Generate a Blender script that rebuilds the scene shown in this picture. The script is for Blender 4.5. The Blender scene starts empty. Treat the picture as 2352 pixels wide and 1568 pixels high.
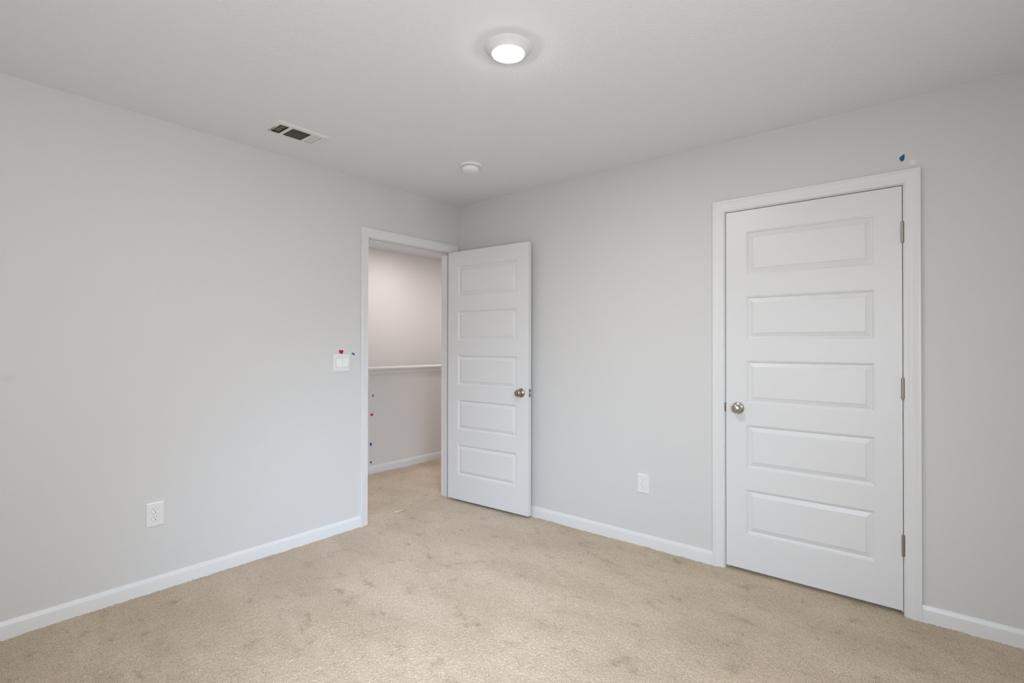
import bpy, bmesh, math, random
import numpy as np
from mathutils import Vector, Matrix

sc = bpy.context.scene
COL = sc.collection
PI = math.pi

# ---------------------------------------------------------------- camera
cam_d = bpy.data.cameras.new('camera')
cam_d.sensor_fit = 'HORIZONTAL'
cam_d.sensor_width = 36.0
cam_d.lens = 1172.26 / 2352 * 36.0
cam_d.clip_start = 0.02
cam = bpy.data.objects.new('camera', cam_d)
COL.objects.link(cam)
_y, _p, _r = [math.radians(a) for a in (39.5443, 0.391, 0.1016)]
fwd = Vector((-math.sin(_y) * math.cos(_p), math.cos(_y) * math.cos(_p), math.sin(_p)))
rt = Vector((math.cos(_y), math.sin(_y), 0))
up = rt.cross(fwd)
rt, up = rt * math.cos(_r) + up * math.sin(_r), up * math.cos(_r) - rt * math.sin(_r)
M = Matrix((rt, up, -fwd)).transposed().to_4x4()
M.translation = Vector((3.1362, -3.0740, 1.2866))
cam.matrix_world = M
sc.camera = cam

# ---------------------------------------------------------------- colour management
sc.view_settings.view_transform = 'Standard'
sc.view_settings.look = 'None'
sc.view_settings.gamma = 1.0
sc.view_settings.use_curve_mapping = False
sc.view_settings.exposure = 0.03

# ---------------------------------------------------------------- world (daylight outside the windows)
w = bpy.data.worlds.new('daylight')
sc.world = w
w.use_nodes = True
bg = w.node_tree.nodes['Background']
bg.inputs[0].default_value = (0.9, 0.95, 1.0, 1)
bg.inputs[1].default_value = 1.2


def area(name, loc, aim, sx, sy, power, color, spread=180):
    d = bpy.data.lights.new(name, 'AREA')
    d.shape = 'RECTANGLE'
    d.size, d.size_y = sx, sy
    d.energy = power
    d.color = color
    d.spread = math.radians(spread)
    o = bpy.data.objects.new(name, d)
    COL.objects.link(o)
    o.location = loc
    v = Vector(aim) - Vector(loc)
    o.rotation_euler = v.to_track_quat('-Z', 'Y').to_euler()
    return o


H = 2.469          # ceiling height above the carpet
XR, YB = 3.78, -3.72   # far side wall and wall behind the camera
HW = 0.119         # wall thickness
WIN1 = (1.9, 3.5, 0.75, 2.05)     # x0 x1 z0 z1 in the wall behind the camera
WIN2 = (-3.45, -2.05, 0.75, 2.05)  # y0 y1 z0 z1 in the wall to the camera's right
# skylight entering through the two windows
area('window_light_back', (2.7, YB + 0.02, 1.4), (2.7, 0, 1.4), 1.5, 1.25, 12, (0.88, 0.86, 0.92), 180)
area('window_light_side', (XR - 0.02, -2.75, 1.4), (0, -2.75, 1.4), 1.3, 1.25, 28, (0.88, 0.93, 0.94), 180)
# narrow blue beams added at the windows to brighten lower walls and carpet
area('fill_beam_back', (2.7, YB + 0.03, 1.5), (1.55, 0, -0.25), 1.5, 1.25, 6.2, (0.62, 0.80, 1.0), 60)
area('fill_beam_side', (XR - 0.03, -2.75, 1.5), (0.0, -0.62, -0.55), 1.3, 1.25, 10.2, (0.58, 0.75, 1.0), 46)
LAMP_STRENGTH = 330.0
HALL_STRENGTH = 225.0


# ---------------------------------------------------------------- materials
def mat(name, base, rough=0.5, metal=0.0, bump=None, var=None, spec=0.5, emis=None, coat=0.0):
    """bump = (scale, strength, distance, detail); var = (scale, amount)"""
    m = bpy.data.materials.new(name)
    m.use_nodes = True
    nt = m.node_tree
    b = nt.nodes['Principled BSDF']
    b.inputs['Base Color'].default_value = (*base, 1)
    b.inputs['Roughness'].default_value = rough
    b.inputs['Metallic'].default_value = metal
    b.inputs['Specular IOR Level'].default_value = spec
    b.inputs['Coat Weight'].default_value = coat
    if emis:
        b.inputs['Emission Color'].default_value = (*emis[0], 1)
        b.inputs['Emission Strength'].default_value = emis[1]
    tc = nt.nodes.new('ShaderNodeTexCoord')
    if bump:
        n = nt.nodes.new('ShaderNodeTexNoise')
        n.inputs['Scale'].default_value = bump[0]
        n.inputs['Detail'].default_value = bump[3] if len(bump) > 3 else 3
        nt.links.new(tc.outputs['Object'], n.inputs['Vector'])
        bp = nt.nodes.new('ShaderNodeBump')
        bp.inputs['Strength'].default_value = bump[1]
        bp.inputs['Distance'].default_value = bump[2]
        nt.links.new(n.outputs['Fac'], bp.inputs['Height'])
        nt.links.new(bp.outputs['Normal'], b.inputs['Normal'])
    if var:
        n = nt.nodes.new('ShaderNodeTexNoise')
        n.inputs['Scale'].default_value = var[0]
        n.inputs['Detail'].default_value = 2
        nt.links.new(tc.outputs['Object'], n.inputs['Vector'])
        mx = nt.nodes.new('ShaderNodeMix')
        mx.data_type = 'RGBA'
        mx.inputs[6].default_value = (*[c * (1 - var[1]) for c in base], 1)
        mx.inputs[7].default_value = (*[min(1, c * (1 + var[1])) for c in base], 1)
        nt.links.new(n.outputs['Fac'], mx.inputs[0])
        nt.links.new(mx.outputs[2], b.inputs['Base Color'])
    return m


WALL_C = (0.665, 0.66, 0.65)
m_wall = mat('wall_paint', WALL_C, 0.6, bump=(90, 0.10, 0.002, 4), var=(3, 0.01), spec=0.3)
m_wall_hall = mat('hall_wall_paint', (0.74, 0.72, 0.705), 0.6, bump=(90, 0.10, 0.002, 4), spec=0.3)
m_ceil = mat('ceiling_texture_paint', (0.835, 0.85, 0.88), 0.85, bump=(95, 0.42, 0.0045, 3), spec=0.2)
m_trim = mat('trim_white_semigloss', (0.755, 0.755, 0.752), 0.34, bump=(220, 0.03, 0.001, 2))
m_door = mat('door_white_semigloss', (0.74, 0.74, 0.74), 0.36, bump=(300, 0.04, 0.001, 2))
m_plastic = mat('white_plastic', (0.79, 0.79, 0.785), 0.25, bump=(400, 0.01, 0.0005, 1))
m_plastic2 = mat('white_plastic_matte', (0.86, 0.86, 0.85), 0.45, bump=(400, 0.02, 0.0005, 1))
m_dark = mat('slot_dark', (0.02, 0.02, 0.02), 0.6, bump=(200, 0.02, 0.0005, 1))
m_metal = mat('painted_vent_metal', (0.80, 0.80, 0.79), 0.4, bump=(300, 0.02, 0.0005, 1))
m_duct = mat('duct_dark', (0.13, 0.125, 0.105), 0.9, spec=0.05, bump=(60, 0.05, 0.001, 2))
m_gap = mat('plate_gap_grey', (0.30, 0.30, 0.29), 0.8, bump=(200, 0.02, 0.0005, 1), spec=0.1)
m_rim = mat('lamp_rim_white', (0.80, 0.80, 0.80), 0.5, bump=(200, 0.02, 0.0005, 1), spec=0.3)
m_shade_grey = mat('shade_grey', (0.42, 0.41, 0.36), 0.9, spec=0.05, bump=(80, 0.05, 0.001, 2))  # grey includes the shade on the white-metal vent blades
m_nickel = mat('satin_nickel', (0.50, 0.47, 0.44), 0.24, 1.0, bump=(500, 0.02, 0.0003, 1))
m_bronze = mat('aged_nickel', (0.36, 0.31, 0.265), 0.28, 1.0, bump=(500, 0.02, 0.0003, 1))
m_hinge = mat('hinge_nickel', (0.38, 0.34, 0.30), 0.38, 1.0, bump=(400, 0.03, 0.0003, 1))
m_red = mat('red_tape', (0.42, 0.006, 0.020), 0.6, bump=(260, 0.3, 0.001, 2), var=(90, 0.15))
m_blue = mat('blue_tape', (0.016, 0.10, 0.29), 0.6, bump=(260, 0.3, 0.001, 2), var=(90, 0.15))
m_spackle = mat('spackle_white', (0.76, 0.76, 0.74), 0.8, bump=(120, 0.2, 0.001, 3), var=(60, 0.03))
m_glass = mat('window_glass', (1, 1, 1), 0.02, bump=(2, 0.005, 0.001, 1))
m_glass.node_tree.nodes['Principled BSDF'].inputs['Transmission Weight'].default_value = 1.0
m_lens = mat('lit_lamp_lens', (0.9, 0.9, 0.9), 0.5, bump=(200, 0.01, 0.0005, 1), emis=((1.0, 0.97, 0.945), LAMP_STRENGTH))
m_lens_fill = mat('lit_hall_fill_lens', (0.9, 0.9, 0.9), 0.5, bump=(200, 0.01, 0.0005, 1), emis=((1.0, 0.93, 0.90), 340.0))  # lens of the added hallway fill light
m_lens_hall = mat('lit_hall_lens', (0.9, 0.9, 0.9), 0.5, bump=(200, 0.01, 0.0005, 1), emis=((1.0, 0.91, 0.88), HALL_STRENGTH))


def carpet_material():
    m = bpy.data.materials.new('beige_cut_pile_carpet')
    m.use_nodes = True
    nt = m.node_tree
    L = nt.links.new
    b = nt.nodes['Principled BSDF']
    b.inputs['Roughness'].default_value = 0.95
    b.inputs['Specular IOR Level'].default_value = 0.08
    b.inputs['Sheen Weight'].default_value = 0.25
    b.inputs['Sheen Roughness'].default_value = 0.5
    tc = nt.nodes.new('ShaderNodeTexCoord')

    def noise(scale, detail, rough=0.5, sc_v=None):
        n = nt.nodes.new('ShaderNodeTexNoise')
        n.inputs['Scale'].default_value = scale
        n.inputs['Detail'].default_value = detail
        n.inputs['Roughness'].default_value = rough
        if sc_v:
            mp = nt.nodes.new('ShaderNodeMapping')
            mp.inputs['Scale'].default_value = sc_v[:3]
            mp.inputs['Rotation'].default_value = (0, 0, sc_v[3])
            L(tc.outputs['Object'], mp.inputs['Vector'])
            L(mp.outputs['Vector'], n.inputs['Vector'])
        else:
            L(tc.outputs['Object'], n.inputs['Vector'])
        return n

    def ramp(src, stops):
        r = nt.nodes.new('ShaderNodeValToRGB')
        e = r.color_ramp.elements
        e[0].position, e[0].color = stops[0][0], (*stops[0][1], 1)
        e[1].position, e[1].color = stops[-1][0], (*stops[-1][1], 1)
        for p, c in stops[1:-1]:
            x = e.new(p)
            x.color = (*c, 1)
        L(src, r.inputs['Fac'])
        return r

    # tuft-to-tuft yarn colour
    yarn = noise(300, 2, 0.6)
    r1 = ramp(yarn.outputs['Fac'], [(0.30, (0.28, 0.195, 0.115)), (0.48, (0.58, 0.465, 0.335)), (0.70, (0.74, 0.615, 0.46))])
    # trodden patches where the pile leans the other way
    pile = noise(7.0, 7, 0.68, (1.0, 1.35, 1, 0.5))
    r2 = ramp(pile.outputs['Fac'], [(0.31, (0.68, 0.65, 0.60)), (0.43, (0.985, 0.985, 0.985)), (0.7, (1.03, 1.03, 1.03))])
    mx = nt.nodes.new('ShaderNodeMix')
    mx.data_type = 'RGBA'
    mx.blend_type = 'MULTIPLY'
    mx.inputs[0].default_value = 1
    L(r1.outputs['Color'], mx.inputs[6])
    L(r2.outputs['Color'], mx.inputs[7])
    # broad vacuum-brushed bands
    broad = noise(1.6, 3, 0.55, (1.0, 2.2, 1, 0.55))
    r3 = ramp(broad.outputs['Fac'], [(0.36, (0.90, 0.885, 0.86)), (0.60, (1.03, 1.03, 1.035))])
    my = nt.nodes.new('ShaderNodeMix')
    my.data_type = 'RGBA'
    my.blend_type = 'MULTIPLY'
    my.inputs[0].default_value = 1
    L(mx.outputs[2], my.inputs[6])
    L(r3.outputs['Color'], my.inputs[7])
    L(my.outputs[2], b.inputs['Base Color'])
    fine = noise(560, 2, 0.6)
    bp = nt.nodes.new('ShaderNodeBump')
    bp.inputs['Strength'].default_value = 0.5
    bp.inputs['Distance'].default_value = 0.004
    L(fine.outputs['Fac'], bp.inputs['Height'])
    L(bp.outputs['Normal'], b.inputs['Normal'])
    return m


m_carpet = carpet_material()


def add_wall_marks(m):
    """a faint smudge and a rougher touched-up patch on the left wall (both real marks in the paint)"""
    nt = m.node_tree
    L = nt.links.new
    b = nt.nodes['Principled BSDF']
    src = b.inputs['Base Color'].links[0].from_socket
    geo = nt.nodes.new('ShaderNodeNewGeometry')

    def mask(c, r, soft):
        s = nt.nodes.new('ShaderNodeVectorMath')
        s.operation = 'DISTANCE'
        s.inputs[1].default_value = c
        L(geo.outputs['Position'], s.inputs[0])
        mr = nt.nodes.new('ShaderNodeMapRange')
        mr.inputs['From Min'].default_value = r
        mr.inputs['From Max'].default_value = r + soft
        mr.inputs['To Min'].default_value = 1
        mr.inputs['To Max'].default_value = 0
        L(s.outputs['Value'], mr.inputs['Value'])
        return mr.outputs['Result']

    for c, r, soft, mul in (((0, -2.754, 1.135), 0.006, 0.022, 0.94), ((0, -0.50, 2.42), 0.03, 0.16, 1.05)):
        mx = nt.nodes.new('ShaderNodeMix')
        mx.data_type = 'RGBA'
        mx.blend_type = 'MULTIPLY'
        mx.inputs[7].default_value = (mul, mul, mul, 1)
        L(mask(c, r, soft), mx.inputs[0])
        L(src, mx.inputs[6])
        src = mx.outputs[2]
    L(src, b.inputs['Base Color'])


add_wall_marks(m_wall)


# ---------------------------------------------------------------- helpers
def obj(name, bm, m, parent=None, smooth=False, auto=None):
    me = bpy.data.meshes.new(name)
    bmesh.ops.recalc_face_normals(bm, faces=bm.faces)
    if smooth:
        for f in bm.faces:
            f.smooth = True
    if auto is not None:
        for e in bm.edges:
            if len(e.link_faces) == 2 and e.calc_face_angle(0) > math.radians(auto):
                e.smooth = False
    bm.to_mesh(me)
    bm.free()
    me.materials.append(m)
    o = bpy.data.objects.new(name, me)
    COL.objects.link(o)
    if parent:
        o.parent = parent
    return o


def tag(o, label=None, cat=None, group=None, kind=None):
    if label:
        o['label'] = label
    if cat:
        o['category'] = cat
    if group:
        o['group'] = group
    if kind:
        o['kind'] = kind
    return o


def empty(name, loc, rot=(0, 0, 0)):
    o = bpy.data.objects.new(name, None)
    o.empty_display_size = 0.05
    COL.objects.link(o)
    o.location = loc
    o.rotation_euler = rot
    return o


def copy_tree(o, parent=None):
    c = o.copy()
    COL.objects.link(c)
    c.parent = parent
    for ch in list(o.children):
        copy_tree(ch, c)
    return c


def add_box(bm, a, b, bevel=0.0, seg=2):
    vs = [bm.verts.new((x, y, z)) for x in (a[0], b[0]) for y in (a[1], b[1]) for z in (a[2], b[2])]
    F = [(0, 1, 3, 2), (4, 6, 7, 5), (0, 4, 5, 1), (2, 3, 7, 6), (0, 2, 6, 4), (1, 5, 7, 3)]
    fs = [bm.faces.new([vs[i] for i in f]) for f in F]
    if bevel:
        es = list({e for f in fs for e in f.edges})
        bmesh.ops.bevel(bm, geom=es, offset=bevel, segments=seg, affect='EDGES', profile=0.5)
    return bm


def add_lathe(bm, prof, seg=48, M=None, caps=True):
    """prof: list of (r, z) revolved about local Z, then transformed by M"""
    rings = []
    for r, z in prof:
        if r < 1e-6:
            v = Vector((0, 0, z))
            rings.append([bm.verts.new(M @ v if M else v)])
        else:
            ring = []
            for k in range(seg):
                a = 2 * PI * k / seg
                v = Vector((r * math.cos(a), r * math.sin(a), z))
                ring.append(bm.verts.new(M @ v if M else v))
            rings.append(ring)
    for A, B in zip(rings[:-1], rings[1:]):
        if len(A) == 1 and len(B) == 1:
            continue
        for k in range(seg):
            k2 = (k + 1) % seg
            if len(A) == 1:
                bm.faces.new((A[0], B[k], B[k2]))
            elif len(B) == 1:
                bm.faces.new((A[k], A[k2], B[0]))
            else:
                bm.faces.new((A[k], A[k2], B[k2], B[k]))
    for R in (rings[0], rings[-1]):
        if caps and len(R) > 2:
            bm.faces.new(R)
    return bm


def sweep(bm, path_frames, prof, closed_prof=True):
    """path_frames: list of functions (w,t)->Vector for each station"""
    rings = [[bm.verts.new(f(w_, t_)) for (w_, t_) in prof] for f in path_frames]
    n = len(prof)
    for A, B in zip(rings[:-1], rings[1:]):
        for k in range(n if closed_prof else n - 1):
            k2 = (k + 1) % n
            bm.faces.new((A[k], A[k2], B[k2], B[k]))
    if closed_prof:
        bm.faces.new(rings[0])
        bm.faces.new(rings[-1])
    return bm


# ---------------------------------------------------------------- shell
# opening of the doorway in the left wall (x=0), and of the closet door in the right wall (y=0)
JT = 0.019                              # jamb thickness
D1 = (-0.9005, -0.0815, 2.057)          # y0 y1 top between jambs
D2 = (2.2049, 3.0249, 2.057)            # x0 x1 top between jambs


def struct(name, bm, m, label, cat='wall', parent=None, **k):
    o = obj(name, bm, m, parent, **k)
    tag(o, label, cat, kind='structure')
    return o


bm = bmesh.new()
add_box(bm, (-HW, YB - HW, -0.03), (0, D1[0] - JT, H))
add_box(bm, (-HW, D1[1] + JT, -0.03), (0, HW, H))
add_box(bm, (-HW, D1[0] - JT, D1[2] + JT), (0, D1[1] + JT, H))
struct('wall_left', bm, m_wall, 'long pale greige wall on the left holding the open doorway')
bm = bmesh.new()
add_box(bm, (0, 0, -0.03), (D2[0] - JT, HW, H))
add_box(bm, (D2[1] + JT, 0, -0.03), (XR + HW, HW, H))
add_box(bm, (D2[0] - JT, 0, D2[2] + JT), (D2[1] + JT, HW, H))
struct('wall_right', bm, m_wall, 'pale greige wall on the right around the closed five-panel door')
# walls behind the camera, with their windows
bm = bmesh.new()
x0, x1, z0, z1 = WIN1
add_box(bm, (0, YB - HW, -0.03), (x0, YB, H))
add_box(bm, (x1, YB - HW, -0.03), (XR + HW, YB, H))
add_box(bm, (x0, YB - HW, -0.03), (x1, YB, z0))
add_box(bm, (x0, YB - HW, z1), (x1, YB, H))
struct('wall_back', bm, m_wall, 'greige wall behind the camera with a window')
bm = bmesh.new()
y0, y1, z0, z1 = WIN2
add_box(bm, (XR, YB, -0.03), (XR + HW, y0, H))
add_box(bm, (XR, y1, -0.03), (XR + HW, 0, H))
add_box(bm, (XR, y0, -0.03), (XR + HW, y1, z0))
add_box(bm, (XR, y0, z1), (XR + HW, y1, H))
struct('wall_side', bm, m_wall, 'greige side wall beside the camera with a window')


def window(name, horizontal, a0, a1, z0, z1, pos, out, label):
    """sash window in the opening; horizontal axis x (True) or y (False); pos = inner wall plane, out = +-1 outwards"""
    def P(a, d, z):
        return (a, pos + out * d, z) if horizontal else (pos + out * d, a, z)
    bm = bmesh.new()
    def bar(a, b, za, zb, d0, d1):
        p, q = P(a, d0, za), P(b, d1, zb)
        add_box(bm, [min(i, j) for i, j in zip(p, q)], [max(i, j) for i, j in zip(p, q)], 0.003)
    t = 0.045
    bar(a0, a0 + t, z0, z1, 0.05, 0.10)
    bar(a1 - t, a1, z0, z1, 0.05, 0.10)
    bar(a0 + t, a1 - t, z0, z0 + t, 0.05, 0.10)
    bar(a0 + t, a1 - t, z1 - t, z1, 0.05, 0.10)
    bar(a0 + t, a1 - t, (z0 + z1) / 2 - 0.02, (z0 + z1) / 2 + 0.02, 0.055, 0.095)
    o = struct(name, bm, m_plastic2, label, 'window')
    bm = bmesh.new()
    p, q = P(a0 + t, 0.072, z0 + t), P(a1 - t, 0.076, z1 - t)
    add_box(bm, [min(i, j) for i, j in zip(p, q)], [max(i, j) for i, j in zip(p, q)])
    obj('pane', bm, m_glass, o)
    bm = bmesh.new()
    p, q = P(a0 - 0.04, -0.03, z0 - 0.02), P(a1 + 0.04, 0.05, z0 + 0.0)
    add_box(bm, [min(i, j) for i, j in zip(p, q)], [max(i, j) for i, j in zip(p, q)], 0.004)
    obj('window_sill', bm, m_trim, o)
    return o


window('window_1', True, *WIN1, YB, -1, 'white sash window in the wall behind the camera')
window('window_2', False, *WIN2, XR, 1, 'white sash window in the side wall')

VH = (0.3065, 0.4625, -1.779, -1.513)      # duct opening cut for the air register
bm = bmesh.new()
X0, X1, Y0, Y1 = 0.0, XR + HW, YB - HW, HW
gx, gy = [X0, VH[0], VH[1], X1], [Y0, VH[2], VH[3], Y1]
lv = {}
for zi, z in enumerate((H, H + 0.1)):
    for i, x in enumerate(gx):
        for j, y in enumerate(gy):
            lv[zi, i, j] = bm.verts.new((x, y, z))
for zi in (0, 1):
    for i in range(3):
        for j in range(3):
            if zi == 0 and i == 1 and j == 1:
                continue
            bm.faces.new((lv[zi, i, j], lv[zi, i + 1, j], lv[zi, i + 1, j + 1], lv[zi, i, j + 1]))
for ring in ([(i, 0) for i in range(4)] + [(3, j) for j in range(1, 4)] + [(i, 3) for i in (2, 1, 0)] + [(0, j) for j in (2, 1)], [(1, 1), (2, 1), (2, 2), (1, 2)]):
    if len(ring) == 4:
        continue
    for k in range(len(ring)):
        a, b = ring[k], ring[(k + 1) % len(ring)]
        bm.faces.new((lv[0, a[0], a[1]], lv[0, b[0], b[1]], lv[1, b[0], b[1]], lv[1, a[0], a[1]]))
struct('ceiling', bm, m_ceil, 'flat off-white ceiling with fine orange-peel texture over the bedroom', 'ceiling')

# hallway and stairwell seen through the doorway
HX, HY0 = -1.19, -0.055      # half wall face and its corner
bm = bmesh.new()
add_box(bm, (-2.17, -2.6, H), (0.0, 2.6, H + 0.1))
struct('ceiling_hall', bm, m_ceil, 'off-white ceiling of the hallway beyond the doorway', 'ceiling')
bm = bmesh.new()
add_box(bm, (-2.29, -2.6, -1.6), (-2.17, 2.6, H))
struct('wall_hall', bm, m_wall_hall, 'warm pinkish far wall of the stairwell seen through the doorway')
bm = bmesh.new()
add_box(bm, (-2.17, 2.6, -1.6), (0.0, 2.72, H))
struct('wall_hall_end', bm, m_wall_hall, 'end wall of the hallway hidden past the open door')
bm = bmesh.new()
add_box(bm, (-2.17, -2.72, -1.6), (-HW, -2.6, H))
struct('wall_hall_near', bm, m_wall_hall, 'near end wall of the hallway hidden by the left wall')
bm = bmesh.new()
add_box(bm, (-HW, HW, -0.03), (0, 2.6, H))
struct('wall_hall_side', bm, m_wall_hall, 'hallway side wall running on behind the bedroom corner')
bm = bmesh.new()
add_box(bm, (HX - 0.115, HY0, -1.6), (HX, 2.6, 1.03))
add_box(bm, (-2.17, HY0, -1.6), (HX - 0.115, HY0 + 0.115, 1.03))
hw = struct('wall_stair', bm, m_wall_hall, 'grey half wall with white cap guarding the stairwell beyond the doorway')
add_bot = bmesh.new()
add_box(add_bot, (-2.17, HY0, -1.7), (HX - 0.115, 2.6, -1.6))
struct('floor_stair', add_bot, m_carpet, 'carpeted bottom of the stairwell behind the half wall', 'floor')

# cap on the half wall: flat top board with nosing, apron moulding underneath
prof_cap = [(-0.145, 1.030), (-0.145, 1.052), (-0.141, 1.057), (0.026, 1.057), (0.034, 1.053), (0.036, 1.046), (0.034, 1.036), (0.029, 1.031), (0.019, 1.029),
            (0.018, 1.020), (0.013, 1.014), (0.0155, 1.008), (0.012, 1.000), (0.009, 0.988), (0.0, 0.986), (0.0, 1.03)]
bm = bmesh.new()
fr = [lambda w_, t_: Vector((HX + w_, 2.6, t_)), lambda w_, t_: Vector((HX + w_, HY0 - w_, t_)), lambda w_, t_: Vector((-2.17, HY0 - w_, t_))]
sweep(bm, fr, prof_cap)
obj('half_wall_cap', bm, m_trim, hw, smooth=True, auto=25)
tag(bpy.data.objects['half_wall_cap'], 'white moulded cap')

# closet behind the closed door, so the gaps round the slab stay dark
bm = bmesh.new()
add_box(bm, (1.95, 0.72, -0.03), (3.25, 0.80, H))
add_box(bm, (1.95, HW, -0.03), (2.0, 0.72, H))
add_box(bm, (3.2, HW, -0.03), (3.25, 0.72, H))
add_box(bm, (2.0, HW, H - 0.05), (3.2, 0.72, H))
struct('wall_closet', bm, m_wall, 'closet walls hidden behind the closed door')

# ---------------------------------------------------------------- carpet: a dense tufted surface
rng = np.random.default_rng(7)


def tuft_field(nx, ny, step, seed):
    r = np.random.default_rng(seed)
    a = r.normal(size=(nx, ny))
    b = (a + np.roll(a, 1, 0) + np.roll(a, 1, 1) + np.roll(np.roll(a, 1, 0), 1, 1)) / 2.0
    h = 0.0012 * (0.5 * a + 0.7 * b)
    # gentle lumps of trodden pile
    for s, amp in ((0.035, 0.0010), (0.12, 0.0012), (0.4, 0.0012)):
        k = max(3, int(nx * step / s) + 2), max(3, int(ny * step / s) + 2)
        g = r.normal(size=k)
        ix = np.linspace(0, k[0] - 1.001, nx)
        iy = np.linspace(0, k[1] - 1.001, ny)
        fx, fy = ix % 1, iy % 1
        fx = fx * fx * (3 - 2 * fx)
        fy = fy * fy * (3 - 2 * fy)
        i, j = ix.astype(int), iy.astype(int)
        G = (g[np.ix_(i, j)] * np.outer(1 - fx, 1 - fy) + g[np.ix_(i + 1, j)] * np.outer(fx, 1 - fy)
             + g[np.ix_(i, j + 1)] * np.outer(1 - fx, fy) + g[np.ix_(i + 1, j + 1)] * np.outer(fx, fy))
        h += amp * G
    return h


def carpet(name, xa, xb, ya, yb, step, seed, label):
    nx, ny = int((xb - xa) / step) + 1, int((yb - ya) / step) + 1
    X, Y = np.meshgrid(np.linspace(xa, xb, nx), np.linspace(ya, yb, ny), indexing='ij')
    Z = tuft_field(nx, ny, step, seed)
    r = np.random.default_rng(seed + 1)
    X = X + r.normal(size=X.shape) * step * 0.22
    Y = Y + r.normal(size=Y.shape) * step * 0.22
    co = np.stack([X, Y, Z], -1).reshape(-1, 3).astype(np.float32)
    idx = np.arange(nx * ny).reshape(nx, ny)
    q = np.stack([idx[:-1, :-1], idx[1:, :-1], idx[1:, 1:], idx[:-1, 1:]], -1).reshape(-1, 4)
    me = bpy.data.meshes.new(name)
    me.vertices.add(len(co))
    me.vertices.foreach_set('co', co.ravel())
    me.loops.add(q.size)
    me.loops.foreach_set('vertex_index', q.ravel().astype(np.int32))
    me.polygons.add(len(q))
    me.polygons.foreach_set('loop_start', np.arange(0, q.size, 4, dtype=np.int32))
    me.polygons.foreach_set('loop_total', np.full(len(q), 4, dtype=np.int32))
    me.polygons.foreach_set('use_smooth', np.ones(len(q), dtype=bool))
    me.update()
    me.materials.append(m_carpet)
    o = bpy.data.objects.new(name, me)
    COL.objects.link(o)
    tag(o, label, 'carpet', kind='structure')
    return o


carpet('floor', -0.06, XR + 0.005, YB - 0.005, 0.13, 0.0032, 11, 'beige cut-pile carpet covering the whole bedroom floor')
carpet('floor_hall', HX - 0.005, -0.058, -2.6, 2.6, 0.006, 23, 'beige cut-pile carpet of the hallway beyond the doorway')

# ---------------------------------------------------------------- baseboards
BH = 0.078
prof_base = [(0, -0.02), (0.0127, -0.02), (0.0127, 0.056), (0.0122, 0.0585), (0.0112, 0.062), (0.0085, 0.068), (0.0060, 0.073), (0.0052, 0.0765), (0.0038, BH), (0, BH)]


def baseboard(name, p0, p1, nrm, label):
    """p0,p1 = ends on the wall line; nrm = direction into the room"""
    bm = bmesh.new()
    p0, p1, nrm = Vector(p0), Vector(p1), Vector(nrm)
    sweep(bm, [lambda t_, z_: p0 + nrm * t_ + Vector((0, 0, z_)), lambda t_, z_: p1 + nrm * t_ + Vector((0, 0, z_))], prof_base)
    return struct(name, bm, m_trim, label, 'baseboard', smooth=True, auto=25)


CW = 0.063          # casing width
RV = 0.005          # reveal
cx = [D1[0] - RV - CW, D1[1] + RV + CW, D2[0] - RV - CW, D2[1] + RV + CW]
baseboard('baseboard_left', (0, YB, 0), (0, cx[0], 0), (1, 0, 0), 'white baseboard along the left wall up to the doorway casing')
baseboard('baseboard_right', (0, 0, 0), (cx[2], 0, 0), (0, -1, 0), 'white baseboard along the right wall between open door and closed door')
baseboard('baseboard_far_right', (cx[3], 0, 0), (XR, 0, 0), (0, -1, 0), 'short white baseboard right of the closed door')
baseboard('baseboard_back', (0, YB, 0), (XR, YB, 0), (0, 1, 0), 'white baseboard on the wall behind the camera')
baseboard('baseboard_side', (XR, YB, 0), (XR, 0, 0), (-1, 0, 0), 'white baseboard on the side wall beside the camera')
bm = bmesh.new()
sweep(bm, [lambda t_, z_: Vector((HX + t_, 2.6, z_)), lambda t_, z_: Vector((HX + t_, HY0 - t_, z_)), lambda t_, z_: Vector((-2.17, HY0 - t_, z_))], prof_base)
struct('baseboard_hall', bm, m_trim, 'white baseboard at the foot of the half wall in the hallway', 'baseboard', smooth=True, auto=25)

# ---------------------------------------------------------------- door casings and jambs
# (w from inner edge to outer edge, t = thickness off the wall)
prof_cas = [(0, 0), (0, 0.0065), (0.0015, 0.0080), (0.0065, 0.0082), (0.0080, 0.0077), (0.0095, 0.0084), (0.0200, 0.0090), (0.0215, 0.0097), (0.0235, 0.0094),
            (0.0300, 0.0105), (0.0390, 0.0128), (0.0440, 0.0150), (0.0475, 0.0156), (0.0495, 0.0150), (0.0510, 0.0161), (0.0530, 0.0168), (0.0600, 0.0170), (CW, 0.0160), (CW, 0)]


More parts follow.
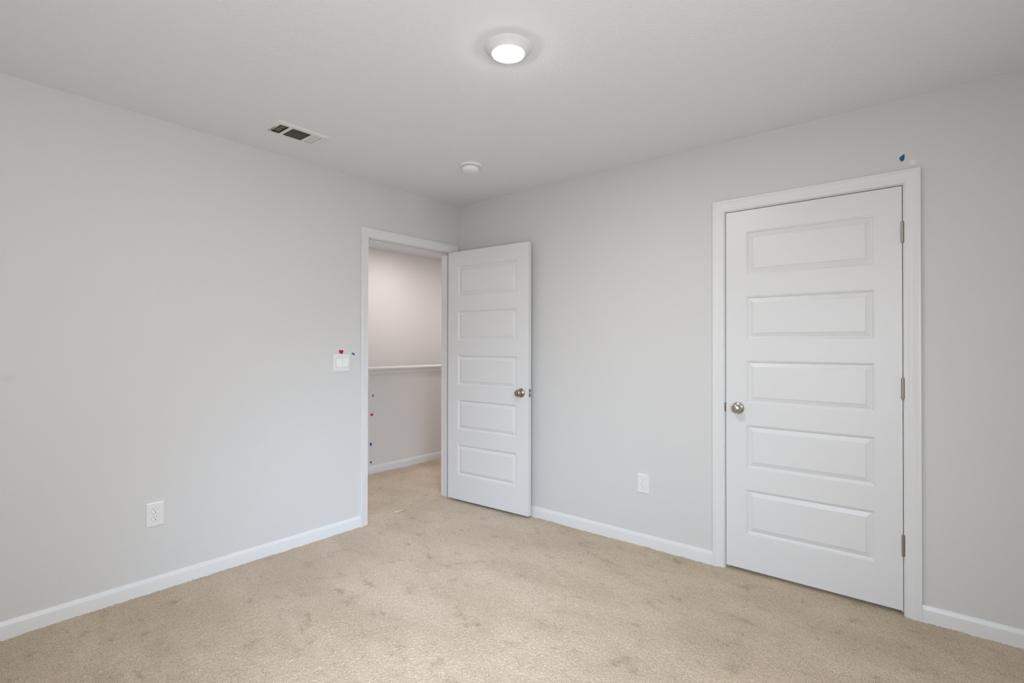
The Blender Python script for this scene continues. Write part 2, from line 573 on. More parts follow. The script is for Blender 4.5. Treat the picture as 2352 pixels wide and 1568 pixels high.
def trim_set(name, P, a0, a1, top, label, parts_label):
    """P(a, d, z): a along the wall, d out from the wall surface into the room (negative = into the wall)"""
    root = empty(name, P((a0 + a1) / 2, 0, 0))
    tag(root, label, 'door frame', kind='structure')
    inv = Vector(root.location)

    def Q(a, d, z):
        return Vector(P(a, d, z)) - inv

    def casing(base, sgn, nm):
        bm = bmesh.new()
        A0, A1, T = a0 - RV, a1 + RV, top + RV
        fr = [lambda w_, t_: Q(A0 - w_, base + sgn * t_, -0.02), lambda w_, t_: Q(A0 - w_, base + sgn * t_, T + w_),
              lambda w_, t_: Q(A1 + w_, base + sgn * t_, T + w_), lambda w_, t_: Q(A1 + w_, base + sgn * t_, -0.02)]
        sweep(bm, fr, prof_cas)
        obj(nm, bm, m_trim, root, smooth=True, auto=22)

    casing(0, 1, 'casing')
    casing(-HW, -1, 'casing')
    bm = bmesh.new()

    def bx(a, d, z, a2, d2, z2, bev=0.001):
        p, q = Q(a, d, z), Q(a2, d2, z2)
        add_box(bm, [min(i, j) for i, j in zip(p, q)], [max(i, j) for i, j in zip(p, q)], bev, 1)
    bx(a0 - JT, -HW, -0.02, a0, 0, top + JT)
    bx(a1, -HW, -0.02, a1 + JT, 0, top + JT)
    bx(a0, -HW, top, a1, 0, top + JT)
    obj('jamb', bm, m_trim, root)
    bm = bmesh.new()
    sd0, sd1, st = -0.040, -0.072, 0.011
    bx(a0, sd0, -0.02, a0 + st, sd1, top - st)
    bx(a1 - st, sd0, -0.02, a1, sd1, top - st)
    bx(a0, sd0, top - st, a1, sd1, top)
    obj('door_stop', bm, m_trim, root)
    return root, Q


tr1, Q1 = trim_set('trim_1', lambda a, d, z: (d, a, z), D1[0], D1[1], D1[2], 'white moulded casing and jamb around the open hallway doorway', None)
tr2, Q2 = trim_set('trim_2', lambda a, d, z: (a, -d, z), D2[0], D2[1], D2[2], 'white moulded casing around the closed five-panel door', None)


def strike_plate(Q, a, sgn, root, m):
    """latch strike on the jamb face at a; lip curls towards the room edge"""
    bm = bmesh.new()
    zc = 0.930
    p, q = Q(a, -0.040, zc - 0.028), Q(a + sgn * 0.0015, 0.0005, zc + 0.028)
    add_box(bm, [min(i, j) for i, j in zip(p, q)], [max(i, j) for i, j in zip(p, q)], 0.0005, 1)
    # curled lip standing proud of the casing reveal
    pts = []
    for k in range(9):
        t = -1 + k / 4.0
        pts.append((0.0015 + 0.0075 * math.sqrt(max(0, 1 - (abs(t) ** 2.6))), zc + t * 0.027))
    for d0, d1 in ((0.0002, 0.0018),):
        f0 = [bm.verts.new(Q(a - sgn * dd, d0, z)) for dd, z in pts] + [bm.verts.new(Q(a + sgn * 0.001, d0, pts[-1][1])), bm.verts.new(Q(a + sgn * 0.001, d0, pts[0][1]))]
        f1 = [bm.verts.new(Q(a - sgn * dd, d1, z)) for dd, z in pts] + [bm.verts.new(Q(a + sgn * 0.001, d1, pts[-1][1])), bm.verts.new(Q(a + sgn * 0.001, d1, pts[0][1]))]
        bm.faces.new(f0)
        bm.faces.new(f1)
        for k in range(len(f0)):
            k2 = (k + 1) % len(f0)
            bm.faces.new((f0[k], f0[k2], f1[k2], f1[k]))
    tag(obj('strike_plate', bm, m, root), 'nickel strike plate')


strike_plate(Q1, D1[0], 1, tr1, m_hinge)
strike_plate(Q2, D2[0], 1, tr2, m_hinge)

# ---------------------------------------------------------------- five-panel doors
DW, DH, DT, DZ = 0.8130, 2.0305, 0.035, 0.022
PZ = [(0.224, 0.474), (0.594, 0.838), (0.958, 1.201), (1.320, 1.564), (1.686, 1.932)]
PX = (0.1085, DW - 0.1085)
# inset from the outer edge of the sticking, depth below the face
PP = [(0.0, 0.0), (0.0020, 0.0022), (0.0060, 0.0030), (0.0075, 0.0050), (0.0110, 0.0085), (0.0140, 0.0095), (0.0160, 0.0092), (0.0360, 0.0030), (0.0372, 0.0012), (0.0384, 0.0010)]


def door_slab(bm):
    """slab with x 0..DW from hinge side, y -DT..0, z 0..DH; panels moulded on both faces"""
    xs = [0, PX[0], PX[1], DW]
    zs = [0] + [v - DZ for p in PZ for v in p] + [DH]
    for side, y0, sg in ((0, 0.0, -1), (1, -DT, 1)):
        vg = {}
        for i, x in enumerate(xs):
            for j, z in enumerate(zs):
                vg[i, j] = bm.verts.new((x, y0, z))
        for i in range(3):
            for j in range(len(zs) - 1):
                if i == 1 and j % 2 == 1:
                    prev = [vg[1, j], vg[2, j], vg[2, j + 1], vg[1, j + 1]]
                    x0_, x1_, z0_, z1_ = xs[1], xs[2], zs[j], zs[j + 1]
                    for ins, dep in PP[1:]:
                        cur = [bm.verts.new((x0_ + ins, y0 + sg * dep, z0_ + ins)), bm.verts.new((x1_ - ins, y0 + sg * dep, z0_ + ins)),
                               bm.verts.new((x1_ - ins, y0 + sg * dep, z1_ - ins)), bm.verts.new((x0_ + ins, y0 + sg * dep, z1_ - ins))]
                        for k in range(4):
                            bm.faces.new((prev[k], prev[(k + 1) % 4], cur[(k + 1) % 4], cur[k]))
                        prev = cur
                    bm.faces.new(prev)
                else:
                    bm.faces.new((vg[i, j], vg[i + 1, j], vg[i + 1, j + 1], vg[i, j + 1]))
        if side == 0:
            A = vg
        else:
            B = vg
    nz = len(zs)
    for j in range(nz - 1):
        bm.faces.new((A[0, j], A[0, j + 1], B[0, j + 1], B[0, j]))
        bm.faces.new((A[3, j], A[3, j + 1], B[3, j + 1], B[3, j]))
    for i in range(3):
        bm.faces.new((A[i, 0], A[i + 1, 0], B[i + 1, 0], B[i, 0]))
        bm.faces.new((A[i, nz - 1], A[i + 1, nz - 1], B[i + 1, nz - 1], B[i, nz - 1]))
    es = [e for e in bm.edges if len(e.link_faces) == 2 and abs(e.calc_face_angle(0) - PI / 2) < 0.05
          and all(abs(v.co.x) < 1e-6 or abs(v.co.x - DW) < 1e-6 or abs(v.co.z) < 1e-6 or abs(v.co.z - DH) < 1e-6 for v in e.verts)]
    bmesh.ops.bevel(bm, geom=es, offset=0.0012, segments=2, affect='EDGES', profile=0.5)
    return bm


def knob_set(parent, y_face, sg, m, x, z, privacy):
    """door knob: rose, neck and ball, standing off the face in direction sg*y (parent space)"""
    R = Matrix.Translation((x, y_face, z)) @ (Matrix.Rotation(-PI / 2, 4, 'X') if sg > 0 else Matrix.Rotation(PI / 2, 4, 'X'))
    bm = bmesh.new()
    prof = [(0.0105, 0.004), (0.0110, 0.018), (0.0120, 0.024), (0.0160, 0.0275), (0.0215, 0.0310), (0.0250, 0.0365), (0.0262, 0.0430), (0.0255, 0.0490),
            (0.0225, 0.0545), (0.0180, 0.0575), (0.0120, 0.0592), (0.0060, 0.0600), (0, 0.0602)]
    if privacy:
        prof = prof[:-2] + [(0.0085, 0.0598), (0.0080, 0.0585), (0.0022, 0.0585), (0.0020, 0.0560), (0, 0.0560)]
    add_lathe(bm, prof, 48, R)
    k = obj('door_knob', bm, m, parent, smooth=True, auto=40)
    bm = bmesh.new()
    add_lathe(bm, [(0.0330, 0.0), (0.0332, 0.0030), (0.0322, 0.0062), (0.0290, 0.0085), (0.0240, 0.0105), (0.0190, 0.0140), (0.0150, 0.0165), (0.0115, 0.0170)], 48, R)
    if privacy:
        bmesh.ops.delete(bm, geom=[], context='VERTS')
    obj('rose', bm, m, k, smooth=True, auto=40)
    if privacy:
        bm = bmesh.new()
        R2 = R @ Matrix.Translation((0.019 * (1 if sg > 0 else 1), 0.008, 0.0130))
        add_lathe(bm, [(0.0024, -0.004), (0.0024, 0.0012), (0, 0.0012)], 16, R2)
        obj('screw_hole', bm, m_dark, k)
    return k


def hinge(parent, x, y, z, slab_dir):
    """butt hinge: knuckle barrel with five knuckles and its two leaves, centred at z (parent space)"""
    bm = bmesh.new()
    hh, n = 0.046, 5
    R = Matrix.Translation((x, y, z))
    seg = 2 * hh / n
    for k in range(n):
        a, b = -hh + k * seg + 0.0001, -hh + (k + 1) * seg - 0.0001
        add_lathe(bm, [(0.0061, a), (0.0064, a + 0.0004), (0.0064, b - 0.0004), (0.0061, b)], 20, R)
    add_lathe(bm, [(0.0048, -hh - 0.003), (0.0048, hh + 0.003)], 20, R)
    add_lathe(bm, [(0.0, hh + 0.0065), (0.0035, hh + 0.006), (0.0055, hh + 0.004), (0.0058, hh + 0.0012), (0.0048, hh + 0.001)], 20, R)
    add_lathe(bm, [(0.0, -hh - 0.0065), (0.0035, -hh - 0.006), (0.0055, -hh - 0.004), (0.0058, -hh - 0.0012), (0.0048, -hh - 0.001)], 20, R)
    h = obj('hinge', bm, m_hinge, parent, smooth=True, auto=35)
    bm = bmesh.new()
    add_box(bm, (x - 0.0011, y - 0.034 if slab_dir < 0 else y, z - hh), (x + 0.0011, y if slab_dir < 0 else y + 0.034, z + hh))
    obj('hinge_leaf', bm, m_hinge, h)
    return h


def make_door(name, label, m_k, swing_side, latch_plate):
    """built in door space: hinge edge at x=0.. ; face y=0 is the opening-side face.
    swing_side +1: barrel on +y side"""
    bm = bmesh.new()
    door_slab(bm)
    d = obj(name, bm, m_door)
    tag(d, label, 'door', kind='structure')
    return d


# closed closet door: room face at y=0 (facing -y); hinges at its right (x = D2[1])
d2 = make_door('door_2', 'closed white five-panel door with nickel knob at its left edge', m_nickel, 1, False)
# door space x runs from the hinge edge; rotate by 180 about z: local +y -> world -y
d2.rotation_euler = (0, 0, PI)
d2.location = (D2[1] - 0.0030, -0.0, DZ)
k = knob_set(d2, 0.0, 1, m_nickel, DW - 0.066, 0.930 - DZ, False)
for z in (0.334, 1.082, 1.830):
    hinge(d2, -0.0013, 0.0068, z - DZ, -1)
bm = bmesh.new()
add_box(bm, (DW - 0.0002, -0.030, 0.902 - DZ), (DW + 0.0012, -0.005, 0.958 - DZ), 0.0004, 1)
tag(obj('latch_plate', bm, m_hinge, d2), 'nickel latch plate')

# open bedroom door: hinged on the jamb nearest the corner, swung 93 degrees
d1 = make_door('door_1', 'open white five-panel door swung back towards the right wall', m_bronze, 1, True)
ang = math.radians(93.0)
px, py = 0.014, -0.083
# closed pose: hinge edge (0,-0.0845), free edge towards -y, room face x=0 -> local frame: +x -> -y world, +y -> +x world
R0 = Matrix.Translation((0, -0.0845, DZ)) @ Matrix.Rotation(-PI / 2, 4, 'Z')
piv = Matrix.Translation((px, py, 0)) @ Matrix.Rotation(ang, 4, 'Z') @ Matrix.Translation((-px, -py, 0))
d1.matrix_world = piv @ R0
k = knob_set(d1, -DT, -1, m_bronze, DW - 0.066, 0.930 - DZ, True)
k2 = knob_set(d1, 0.0, 1, m_bronze, DW - 0.066, 0.930 - DZ, False)
for z in (0.334, 1.082, 1.830):
    hinge(d1, -0.0015, 0.0125, z - DZ, -1)
bm = bmesh.new()
add_box(bm, (DW - 0.0002, -0.031, 0.902 - DZ), (DW + 0.0014, -0.005, 0.960 - DZ), 0.0006, 1)
lp = tag(obj('latch_plate', bm, m_bronze, d1), 'aged nickel latch plate')
bm = bmesh.new()
zc = 0.931 - DZ
f = [(-0.025, 0.0), (-0.011, 0.0), (-0.011, 0.011), (-0.018, 0.011)]
va = [bm.verts.new((DW + 0.001 + b_, a_, zc - 0.0075)) for a_, b_ in f]
vb = [bm.verts.new((DW + 0.001 + b_, a_, zc + 0.0075)) for a_, b_ in f]
bm.faces.new(va)
bm.faces.new(vb)
for q in range(4):
    bm.faces.new((va[q], va[(q + 1) % 4], vb[(q + 1) % 4], vb[q]))
obj('latch_bolt', bm, m_bronze, lp)
bm = bmesh.new()
add_lathe(bm, [(0.0012, 0.0), (0.0012, 0.0004), (0, 0.0004)], 10, Matrix.Translation((0.0235, -DT, 1.139 - DZ)) @ Matrix.Rotation(PI / 2, 4, 'X'))
tag(obj('paint_chip', bm, m_dark, d1), 'tiny dark chip near the hinge edge')


# ---------------------------------------------------------------- wall plates
def plate_matrix(root_loc, facing):
    """local x = along wall to the viewer's right, local y = out of the wall, z up"""
    # facing 'left' wall (x=0, normal +x): viewer looks along -x, right is +y
    if facing == 'left':
        R = Matrix(((0, 1, 0), (1, 0, 0), (0, 0, 1)))
    else:  # right wall (y=0, normal -y): viewer's right is +x
        R = Matrix(((1, 0, 0), (0, -1, 0), (0, 0, 1)))
    return R


def plate_bm(wd, ht, t, holes, R):
    """bevelled wall plate with rectangular/round recess outlines left to the inserts"""
    bm = bmesh.new()
    add_box(bm, (-wd / 2, 0, -ht / 2), (wd / 2, t * 0.35, ht / 2))
    # chamfered front
    rings = []
    for ins, d in ((0, t * 0.35), (0.0012, t * 0.72), (0.0035, t * 0.94), (0.0065, t)):
        rings.append([bm.verts.new((sx * (wd / 2 - ins), d, sz * (ht / 2 - ins))) for sx, sz in ((-1, -1), (1, -1), (1, 1), (-1, 1))])
    for A, B in zip(rings[:-1], rings[1:]):
        for k in range(4):
            bm.faces.new((A[k], A[(k + 1) % 4], B[(k + 1) % 4], B[k]))
    bm.faces.new(rings[-1])
    for v in bm.verts:
        v.co = R @ v.co
    return bm


def transform(bm, R):
    for v in bm.verts:
        v.co = R @ v.co
    return bm


def outlet(loc, facing, label):
    R = plate_matrix(loc, facing)
    root = empty('electrical_outlet', loc)
    tag(root, label, 'outlet', 'duplex outlets low on the walls')
    wd, ht, t = 0.080, 0.1235, 0.006
    pl = obj('cover_plate', plate_bm(wd, ht, t, None, R), m_plastic, root)
    for s in (-1, 1):
        zc = s * 0.0195
        bm = bmesh.new()
        # truncated-circle receptacle face with a fine shadow gap around it
        def outline(r, flat):
            pts = []
            for k in range(48):
                a = 2 * PI * k / 48
                x, z = r * math.cos(a), r * math.sin(a)
                z = max(-flat, min(flat, z))
                pts.append((x, z))
            return pts
        for ra, rb, ya, yb in ((0.0172, 0.0162, 0.0052, 0.0073),):
            A = [bm.verts.new((x, ya, zc + z)) for x, z in outline(ra, 0.0142)]
            B = [bm.verts.new((x, yb, zc + z)) for x, z in outline(ra - 0.0003, 0.0139)]
            C_ = [bm.verts.new((x, yb + 0.0004, zc + z)) for x, z in outline(rb, 0.0132)]
            for P_, Q_ in ((A, B), (B, C_)):
                for k in range(48):
                    bm.faces.new((P_[k], P_[(k + 1) % 48], Q_[(k + 1) % 48], Q_[k]))
            bm.faces.new(C_)
        rc = obj('receptacle', transform(bm, R), m_plastic2, root)
        bm = bmesh.new()
        A = [bm.verts.new((x, t + 0.00005, zc + z)) for x, z in outline(0.0180, 0.0150)]
        B = [bm.verts.new((x, t + 0.0002, zc + z)) for x, z in outline(0.0180, 0.0150)]
        for k in range(48):
            bm.faces.new((A[k], A[(k + 1) % 48], B[(k + 1) % 48], B[k]))
        bm.faces.new(B)
        obj('receptacle_gap', transform(bm, R), m_gap, rc)
        for dx, hh in ((-0.0063, 0.0046), (0.0063, 0.0037)):
            bm = bmesh.new()
            add_box(bm, (dx - 0.0011, 0.0072, zc + 0.0045 - hh), (dx + 0.0011, 0.0079, zc + 0.0045 + hh))
            obj('slot', transform(bm, R), m_dark, rc)
        bm = bmesh.new()
        add_lathe(bm, [(0.0026, 0.0072), (0.0026, 0.0079)], 20, Matrix.Translation((0, 0, zc - 0.0068)) @ Matrix.Rotation(-PI / 2, 4, 'X'))
        obj('ground_hole', transform(bm, R), m_dark, rc)
    bm = bmesh.new()
    add_lathe(bm, [(0.0028, 0.005), (0.0028, 0.0064), (0.0018, 0.0069), (0, 0.0069)], 20, Matrix.Rotation(-PI / 2, 4, 'X'))
    obj('screw', transform(bm, R), m_plastic2, root)
    return root


outlet((0, -2.2000, 0.4010), 'left', 'white duplex outlet low on the left wall')
outlet((1.6950, 0, 0.3995), 'right', 'white duplex outlet low on the wall between the open and closed doors')

# two-gang rocker switch beside the doorway
R = plate_matrix(None, 'left')
sw = empty('light_switch', (0, -1.1138, 1.1630))
tag(sw, 'white double rocker switch plate on the left wall beside the doorway', 'light switch')
obj('cover_plate', plate_bm(0.1245, 0.1225, 0.0065, None, R), m_plastic, sw)
bm = bmesh.new()
add_box(bm, (-0.0483, 0.0060, -0.0318), (0.0483, 0.0067, 0.0318))
obj('switch_gap', transform(bm, R), m_gap, sw)
for i, (xa, xb, tilt) in enumerate(((-0.0468, -0.0004, 1), (0.0004, 0.0468, -1))):
    bm = bmesh.new()
    # wedge paddle: one end pressed in
    lo, hi = (0.0072, 0.0098)
    yt, yb_ = (lo, hi) if tilt > 0 else (hi, lo)
    y1_, y2_ = (yt, yb_)
    co = [(xa, 0.006, -0.0308), (xb, 0.006, -0.0308), (xb, 0.006, 0.0312), (xa, 0.006, 0.0312),
          (xa + 0.0005, yb_, -0.0303), (xb - 0.0005, yb_, -0.0303), (xb - 0.0005, yt, 0.0308), (xa + 0.0005, yt, 0.0308)]
    v = [bm.verts.new(c) for c in co]
    for f_ in ((0, 1, 2, 3), (4, 5, 6, 7), (0, 1, 5, 4), (1, 2, 6, 5), (2, 3, 7, 6), (3, 0, 4, 7)):
        bm.faces.new([v[q] for q in f_])
    obj('rocker', transform(bm, R), m_plastic2, sw)


# ---------------------------------------------------------------- marking tape scraps and spackle
def scrap(name, wall, c, pts, m, label, cat='tape', group='torn tape scraps marking paint defects', thick=0.0006, crumple=0.004, seed=1):
    """pts: outline (a, z) offsets from the centre c=(a, z) on the wall; crumpled sheet with thickness"""
    rnd = random.Random(seed)
    bm = bmesh.new()
    a0_, z0_ = c

    def P(a, d, z):
        if wall == 'left':
            return (d, a0_ + a, z0_ + z)
        if wall == 'right':
            return (a0_ + a, -d, z0_ + z)
        return (HX + d, a0_ + a, z0_ + z)
    ctr = (0.0, 0.0)
    rings = []
    for s in (1.0, 0.66, 0.33):
        rings.append([(a * s, z * s, (0.0006 if s == 1 else 0.0006 + rnd.random() * crumple)) for a, z in pts])
    front = [[bm.verts.new(P(a, d + thick, z)) for a, z, d in r] for r in rings]
    back = [[bm.verts.new(P(a, 0.0002, z)) for a, z, d in r] for r in rings[:1]]
    n = len(pts)
    for A, B in zip(front[:-1], front[1:]):
        for k in range(n):
            bm.faces.new((A[k], A[(k + 1) % n], B[(k + 1) % n], B[k]))
    bm.faces.new(front[-1])
    for k in range(n):
        bm.faces.new((front[0][k], front[0][(k + 1) % n], back[0][(k + 1) % n], back[0][k]))
    bm.faces.new(back[0])
    for v in bm.verts:
        v.co += Vector((0, 0, 0))
    o = obj(name, bm, m)
    # origin at the scrap itself
    cc = Vector(P(0, 0, 0))
    o.data.transform(Matrix.Translation(-cc))
    o.location = cc
    tag(o, label, cat, group)
    return o


def dens(pts, seed, j=0.0008):
    """subdivide an outline and roughen it"""
    rnd = random.Random(seed)
    out = []
    for (a, b), (c_, d_) in zip(pts, pts[1:] + pts[:1]):
        for t in (0, 0.5):
            out.append((a + (c_ - a) * t + rnd.uniform(-j, j), b + (d_ - b) * t + rnd.uniform(-j, j)))
    return out


scrap('marking_tape', 'left', (-1.1165, 1.2375), dens([(-0.014, 0.0125), (0.0165, 0.0105), (0.014, -0.001), (0.010, -0.0130), (-0.010, -0.0130), (-0.013, -0.006), (-0.019, -0.001)], 1), m_red,
      'red tape scrap stuck just above the light switch plate', seed=3)
scrap('marking_tape', 'left', (-1.0225, 1.2215), dens([(-0.013, 0.0085), (-0.006, 0.0095), (0.002, 0.004), (0.0115, 0.0055), (0.0095, -0.003), (0.0085, -0.0080), (0.001, -0.0085), (-0.005, -0.001), (-0.0125, 0.003)], 2, 0.0005), m_blue,
      'blue tape scrap between the light switch and the doorway casing', seed=5)
scrap('marking_tape', 'right', (3.0235, 2.1862), dens([(-0.0115, 0.0030), (-0.0010, 0.0125), (0.0090, 0.0160), (0.0082, -0.0075), (-0.0005, -0.0190), (-0.0085, -0.0085)], 3, 0.0006), m_blue,
      'blue tape scrap on the wall above the closed door', seed=7)
scrap('marking_tape', 'hall', (-0.0180, 0.774), dens([(-0.008, 0.006), (0.0, 0.016), (0.010, 0.012), (0.004, 0.002), (0.001, -0.014), (-0.007, -0.010)], 4), m_blue,
      'blue tape scrap on the half wall, topmost of the four beyond the doorway', seed=9)
scrap('marking_tape', 'hall', (-0.0300, 0.588), dens([(-0.018, 0.001), (-0.002, 0.014), (0.018, 0.002), (0.006, -0.010), (-0.010, -0.013)], 5), m_red,
      'red tape scrap on the half wall beyond the doorway', seed=11)
scrap('marking_tape', 'hall', (-0.0425, 0.297), dens([(-0.010, 0.017), (0.011, 0.013), (0.013, -0.012), (0.004, -0.018), (-0.011, -0.011)], 6), m_blue,
      'blue tape scrap at the half wall corner, larger one below the red scrap', seed=13)
scrap('marking_tape', 'hall', (-0.0400, 0.117), dens([(-0.011, 0.009), (0.0, 0.006), (0.013, 0.011), (0.010, -0.004), (0.005, -0.013), (-0.009, -0.008)], 7), m_blue,
      'lowest blue tape scrap on the half wall, just above its baseboard', seed=15)
ell = [(0.0145 * math.cos(2 * PI * k / 14) * (1 + 0.08 * math.sin(3 * k)), 0.0120 * math.sin(2 * PI * k / 14)) for k in range(14)]
scrap('spackle_patch', 'right', (3.0625, 2.1570), ell, m_spackle, 'small off-white spackle dab beside the blue tape above the closed door', 'spackle', None, 0.0002, 0.0006, 17)


# ---------------------------------------------------------------- ceiling fixtures
def disc_light(name, x, y, m_l, label):
    root = empty(name, (x, y, H))
    tag(root, label, 'ceiling light')
    bm = bmesh.new()
    add_lathe(bm, [(0.0955, 0.0), (0.0960, -0.0020), (0.0940, -0.0040), (0.0850, -0.0080), (0.0740, -0.0160), (0.0680, -0.0225), (0.0655, -0.0250), (0.0640, -0.0250), (0.0640, -0.0200)], 96, caps=False)
    obj('lamp_rim', bm, m_rim, root, smooth=True, auto=40)
    bm = bmesh.new()
    add_lathe(bm, [(0.0640, -0.0215), (0.0640, -0.0252), (0.0600, -0.0272), (0.0480, -0.0290), (0.0300, -0.0300), (0, -0.0305)], 96, caps=True)
    obj('lens', bm, m_l, root, smooth=True, auto=50)
    return root


disc_light('ceiling_light', 1.834, -1.523, m_lens, 'round white disc light, lit, in the middle of the bedroom ceiling')
disc_light('ceiling_light', -1.42, 0.75, m_lens_hall, 'round lit disc light above the stairwell, hidden above the doorway')
disc_light('ceiling_light', -0.72, 1.9, m_lens_fill, 'unseen disc light added as fill at the far end of the hallway')  # invented lamp, fills the stairwell wall and half wall
disc_light('ceiling_light', -1.75, -1.7, m_lens_hall, 'unseen disc light added as fill at the near end of the hallway')  # second invented lamp, lifts the stairwell wall from the near end

# smoke detector
sd = empty('smoke_detector', (0.79, -0.665, H))
tag(sd, 'round white smoke detector on the ceiling near the room corner', 'smoke detector')
bm = bmesh.new()
add_lathe(bm, [(0.0700, 0.0), (0.0705, -0.0040), (0.0695, -0.0090), (0.0660, -0.0125), (0.0580, -0.0135), (0.0540, -0.0135)], 72)
obj('mounting_base', bm, m_plastic2, sd, smooth=True, auto=40)
bm = bmesh.new()
add_lathe(bm, [(0.0490, -0.0130), (0.0490, -0.0175)], 72)
obj('sensor_slot', bm, m_shade_grey, sd, smooth=True, auto=40)
bm = bmesh.new()
add_lathe(bm, [(0.0500, -0.0170), (0.0560, -0.0172), (0.0568, -0.0200), (0.0560, -0.0330), (0.0530, -0.0400), (0.0450, -0.0455), (0.0300, -0.0485), (0.0270, -0.0480), (0.0255, -0.0495), (0, -0.0500)], 72)
obj('detector_body', bm, m_plastic2, sd, smooth=True, auto=40)
bm = bmesh.new()
add_lathe(bm, [(0.0060, -0.046), (0.0060, -0.0495), (0.0045, -0.0502), (0, -0.0502)], 20, Matrix.Translation((0.018, -0.030, 0.003)))
obj('test_button', bm, m_plastic, sd, smooth=True, auto=40)

# ---------------------------------------------------------------- ceiling air register
vx0, vx1, vy0, vy1 = 0.290, 0.487, -1.799, -1.495
vc = ((vx0 + vx1) / 2, (vy0 + vy1) / 2)
av = empty('air_vent', (vc[0], vc[1], H))
tag(av, 'white rectangular ceiling register with shade-coloured louvres above the left wall', 'air vent')
VW, VL = (vx1 - vx0) / 2, (vy1 - vy0) / 2
secs = [(-1.7655, -1.7140), (-1.6965, -1.5880), (-1.5740, -1.5270)]      # y ranges of the three louvre banks
sx0, sx1 = 0.3200 - vc[0], 0.4490 - vc[0]
ys = [-VL] + [v - vc[1] for s in secs for v in s] + [VL]
# face plate with three openings and a sloped rim
bm = bmesh.new()
zf = -0.007
xs_ = [-VW + 0.012, sx0, sx1, VW - 0.012]
yy = [ys[0] + 0.012] + ys[1:-1] + [ys[-1] - 0.012]
vg = {(i, j): bm.verts.new((x, y, zf)) for i, x in enumerate(xs_) for j, y in enumerate(yy)}
for i in range(3):
    for j in range(len(yy) - 1):
        if i == 1 and j % 2 == 1:
            # turned-up collar of each opening
            q = [vg[1, j], vg[2, j], vg[2, j + 1], vg[1, j + 1]]
            u = [bm.verts.new((v.co.x, v.co.y, zf + 0.004)) for v in q]
            for k in range(4):
                bm.faces.new((q[k], q[(k + 1) % 4], u[(k + 1) % 4], u[k]))
            continue
        bm.faces.new((vg[i, j], vg[i + 1, j], vg[i + 1, j + 1], vg[i, j + 1]))
inner = [vg[0, j] for j in range(len(yy))] + [vg[i, len(yy) - 1] for i in range(1, 4)] + [vg[3, j] for j in range(len(yy) - 2, -1, -1)] + [vg[i, 0] for i in range(2, 0, -1)]


def push(v):
    x = max(-1, min(1, v.co.x / (VW - 0.012)))
    y = max(-1, min(1, v.co.y / (VL - 0.012)))
    nx_ = math.copysign(VW, v.co.x) if abs(abs(v.co.x) - (VW - 0.012)) < 1e-6 else v.co.x
    ny_ = math.copysign(VL, v.co.y) if abs(abs(v.co.y) - (VL - 0.012)) < 1e-6 else v.co.y
    return nx_, ny_


outer = [bm.verts.new((*push(v), 0.0)) for v in inner]
n = len(inner)
for k in range(n):
    bm.faces.new((inner[k], inner[(k + 1) % n], outer[(k + 1) % n], outer[k]))
obj('face_plate', bm, m_metal, av)
# duct boot above
bm = bmesh.new()
za, zb = -0.0005, 0.085
x0, x1, y0, y1 = VH[0] - vc[0], VH[1] - vc[0], VH[2] - vc[1], VH[3] - vc[1]
for (a, b) in (((x0, y0), (x1, y0)), ((x1, y0), (x1, y1)), ((x1, y1), (x0, y1)), ((x0, y1), (x0, y0))):
    bm.faces.new([bm.verts.new((a[0], a[1], za)), bm.verts.new((b[0], b[1], za)), bm.verts.new((b[0], b[1], zb)), bm.verts.new((a[0], a[1], zb))])
bm.faces.new([bm.verts.new(c) for c in ((x0, y0, zb), (x1, y0, zb), (x1, y1, zb), (x0, y1, zb))])
obj('duct_boot', bm, m_duct, av)


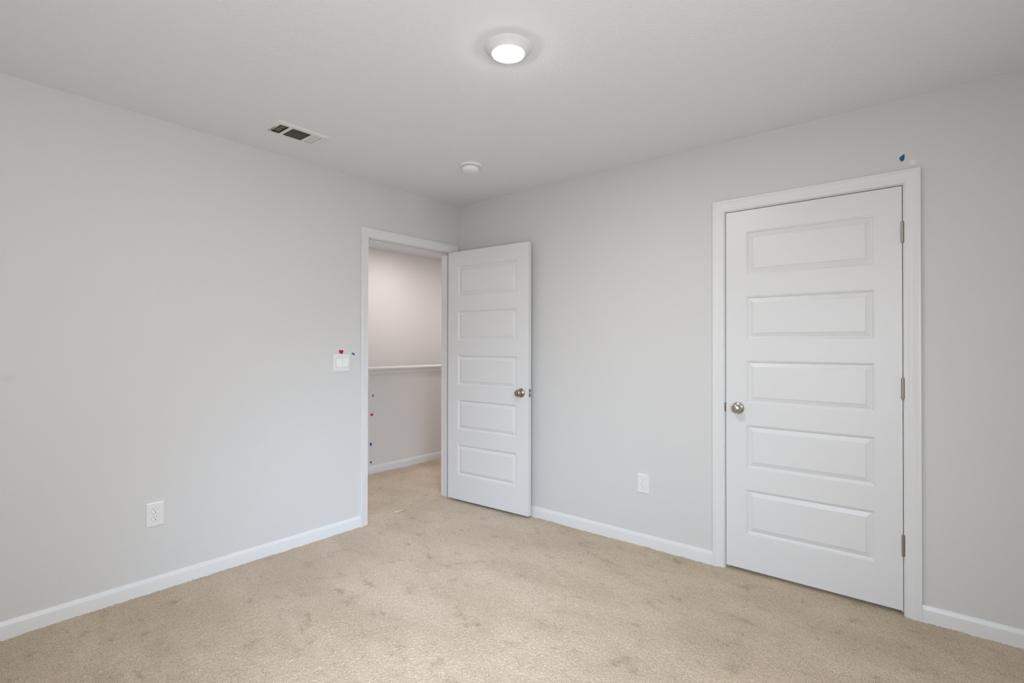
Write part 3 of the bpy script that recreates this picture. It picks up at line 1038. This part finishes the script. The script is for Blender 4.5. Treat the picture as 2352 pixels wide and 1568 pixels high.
def blade(along, pos, a, b, tilt, wid=0.011, th=0.0008, m=None, zc=-0.002, name='louvre'):
    """thin tilted blade; along 'y' runs a..b in y at x=pos, along 'x' runs a..b in x at y=pos"""
    bm = bmesh.new()
    add_box(bm, (-wid / 2, a, -th / 2), (wid / 2, b, th / 2))
    ct, st_ = math.cos(tilt), math.sin(tilt)
    for v in bm.verts:
        x, y, z = v.co
        X, Z = x * ct - z * st_, x * st_ + z * ct
        v.co = (pos + X, y, zc + Z) if along == 'y' else (y, pos + X, zc + Z)
    return obj(name, bm, m or m_metal, av)


n = 11
for k in range(n):      # middle bank: blades along the length, white metal coloured as shaded
    x = sx0 + (k + 0.5) * (sx1 - sx0) / n
    blade('y', x, ys[3], ys[4], math.radians(-31), 0.0098, zc=0.001, m=m_shade_grey)
for k in range(4):      # far bank: wide blades turned towards the room, seen as white strips
    y = ys[5] + (k + 0.5) * (ys[6] - ys[5]) / 4
    blade('x', y, sx0, sx1, math.radians(-38), 0.0108, zc=-0.0010)
for k in range(4):      # near bank: blades turned away, shade in their grey, dark duct between
    y = ys[1] + (k + 0.5) * (ys[2] - ys[1]) / 4
    blade('x', y, sx0, sx1, math.radians(43), 0.0050, zc=0.001, m=m_shade_grey)
for k in range(5):      # damper bars crossing above the near bank
    x = sx0 + (k + 0.5) * (sx1 - sx0) / 5
    blade('y', x, ys[1], ys[2], math.radians(60), 0.0055, zc=0.0075, m=m_shade_grey, name='damper_bar')
bm = bmesh.new()
add_box(bm, (sx0 + 0.004, ys[1] - 0.0085, zf - 0.0010), (sx1 - 0.050, ys[1] - 0.0060, zf + 0.0002))
obj('lever_slot', bm, m_dark, av)
bm = bmesh.new()
add_box(bm, (sx0 + 0.004, ys[1] - 0.0045, zf - 0.009), (sx0 + 0.013, ys[1] + 0.006, zf), 0.001, 1)
obj('damper_lever', bm, m_metal, av)
for s in (-1, 1):
    bm = bmesh.new()
    add_lathe(bm, [(0.0035, zf), (0.0035, zf - 0.0010), (0.0015, zf - 0.0018), (0, zf - 0.0018)], 20, Matrix.Translation((-0.02, s * (VL - 0.018), 0)))
    obj('screw', bm, m_metal, av, smooth=True, auto=40)
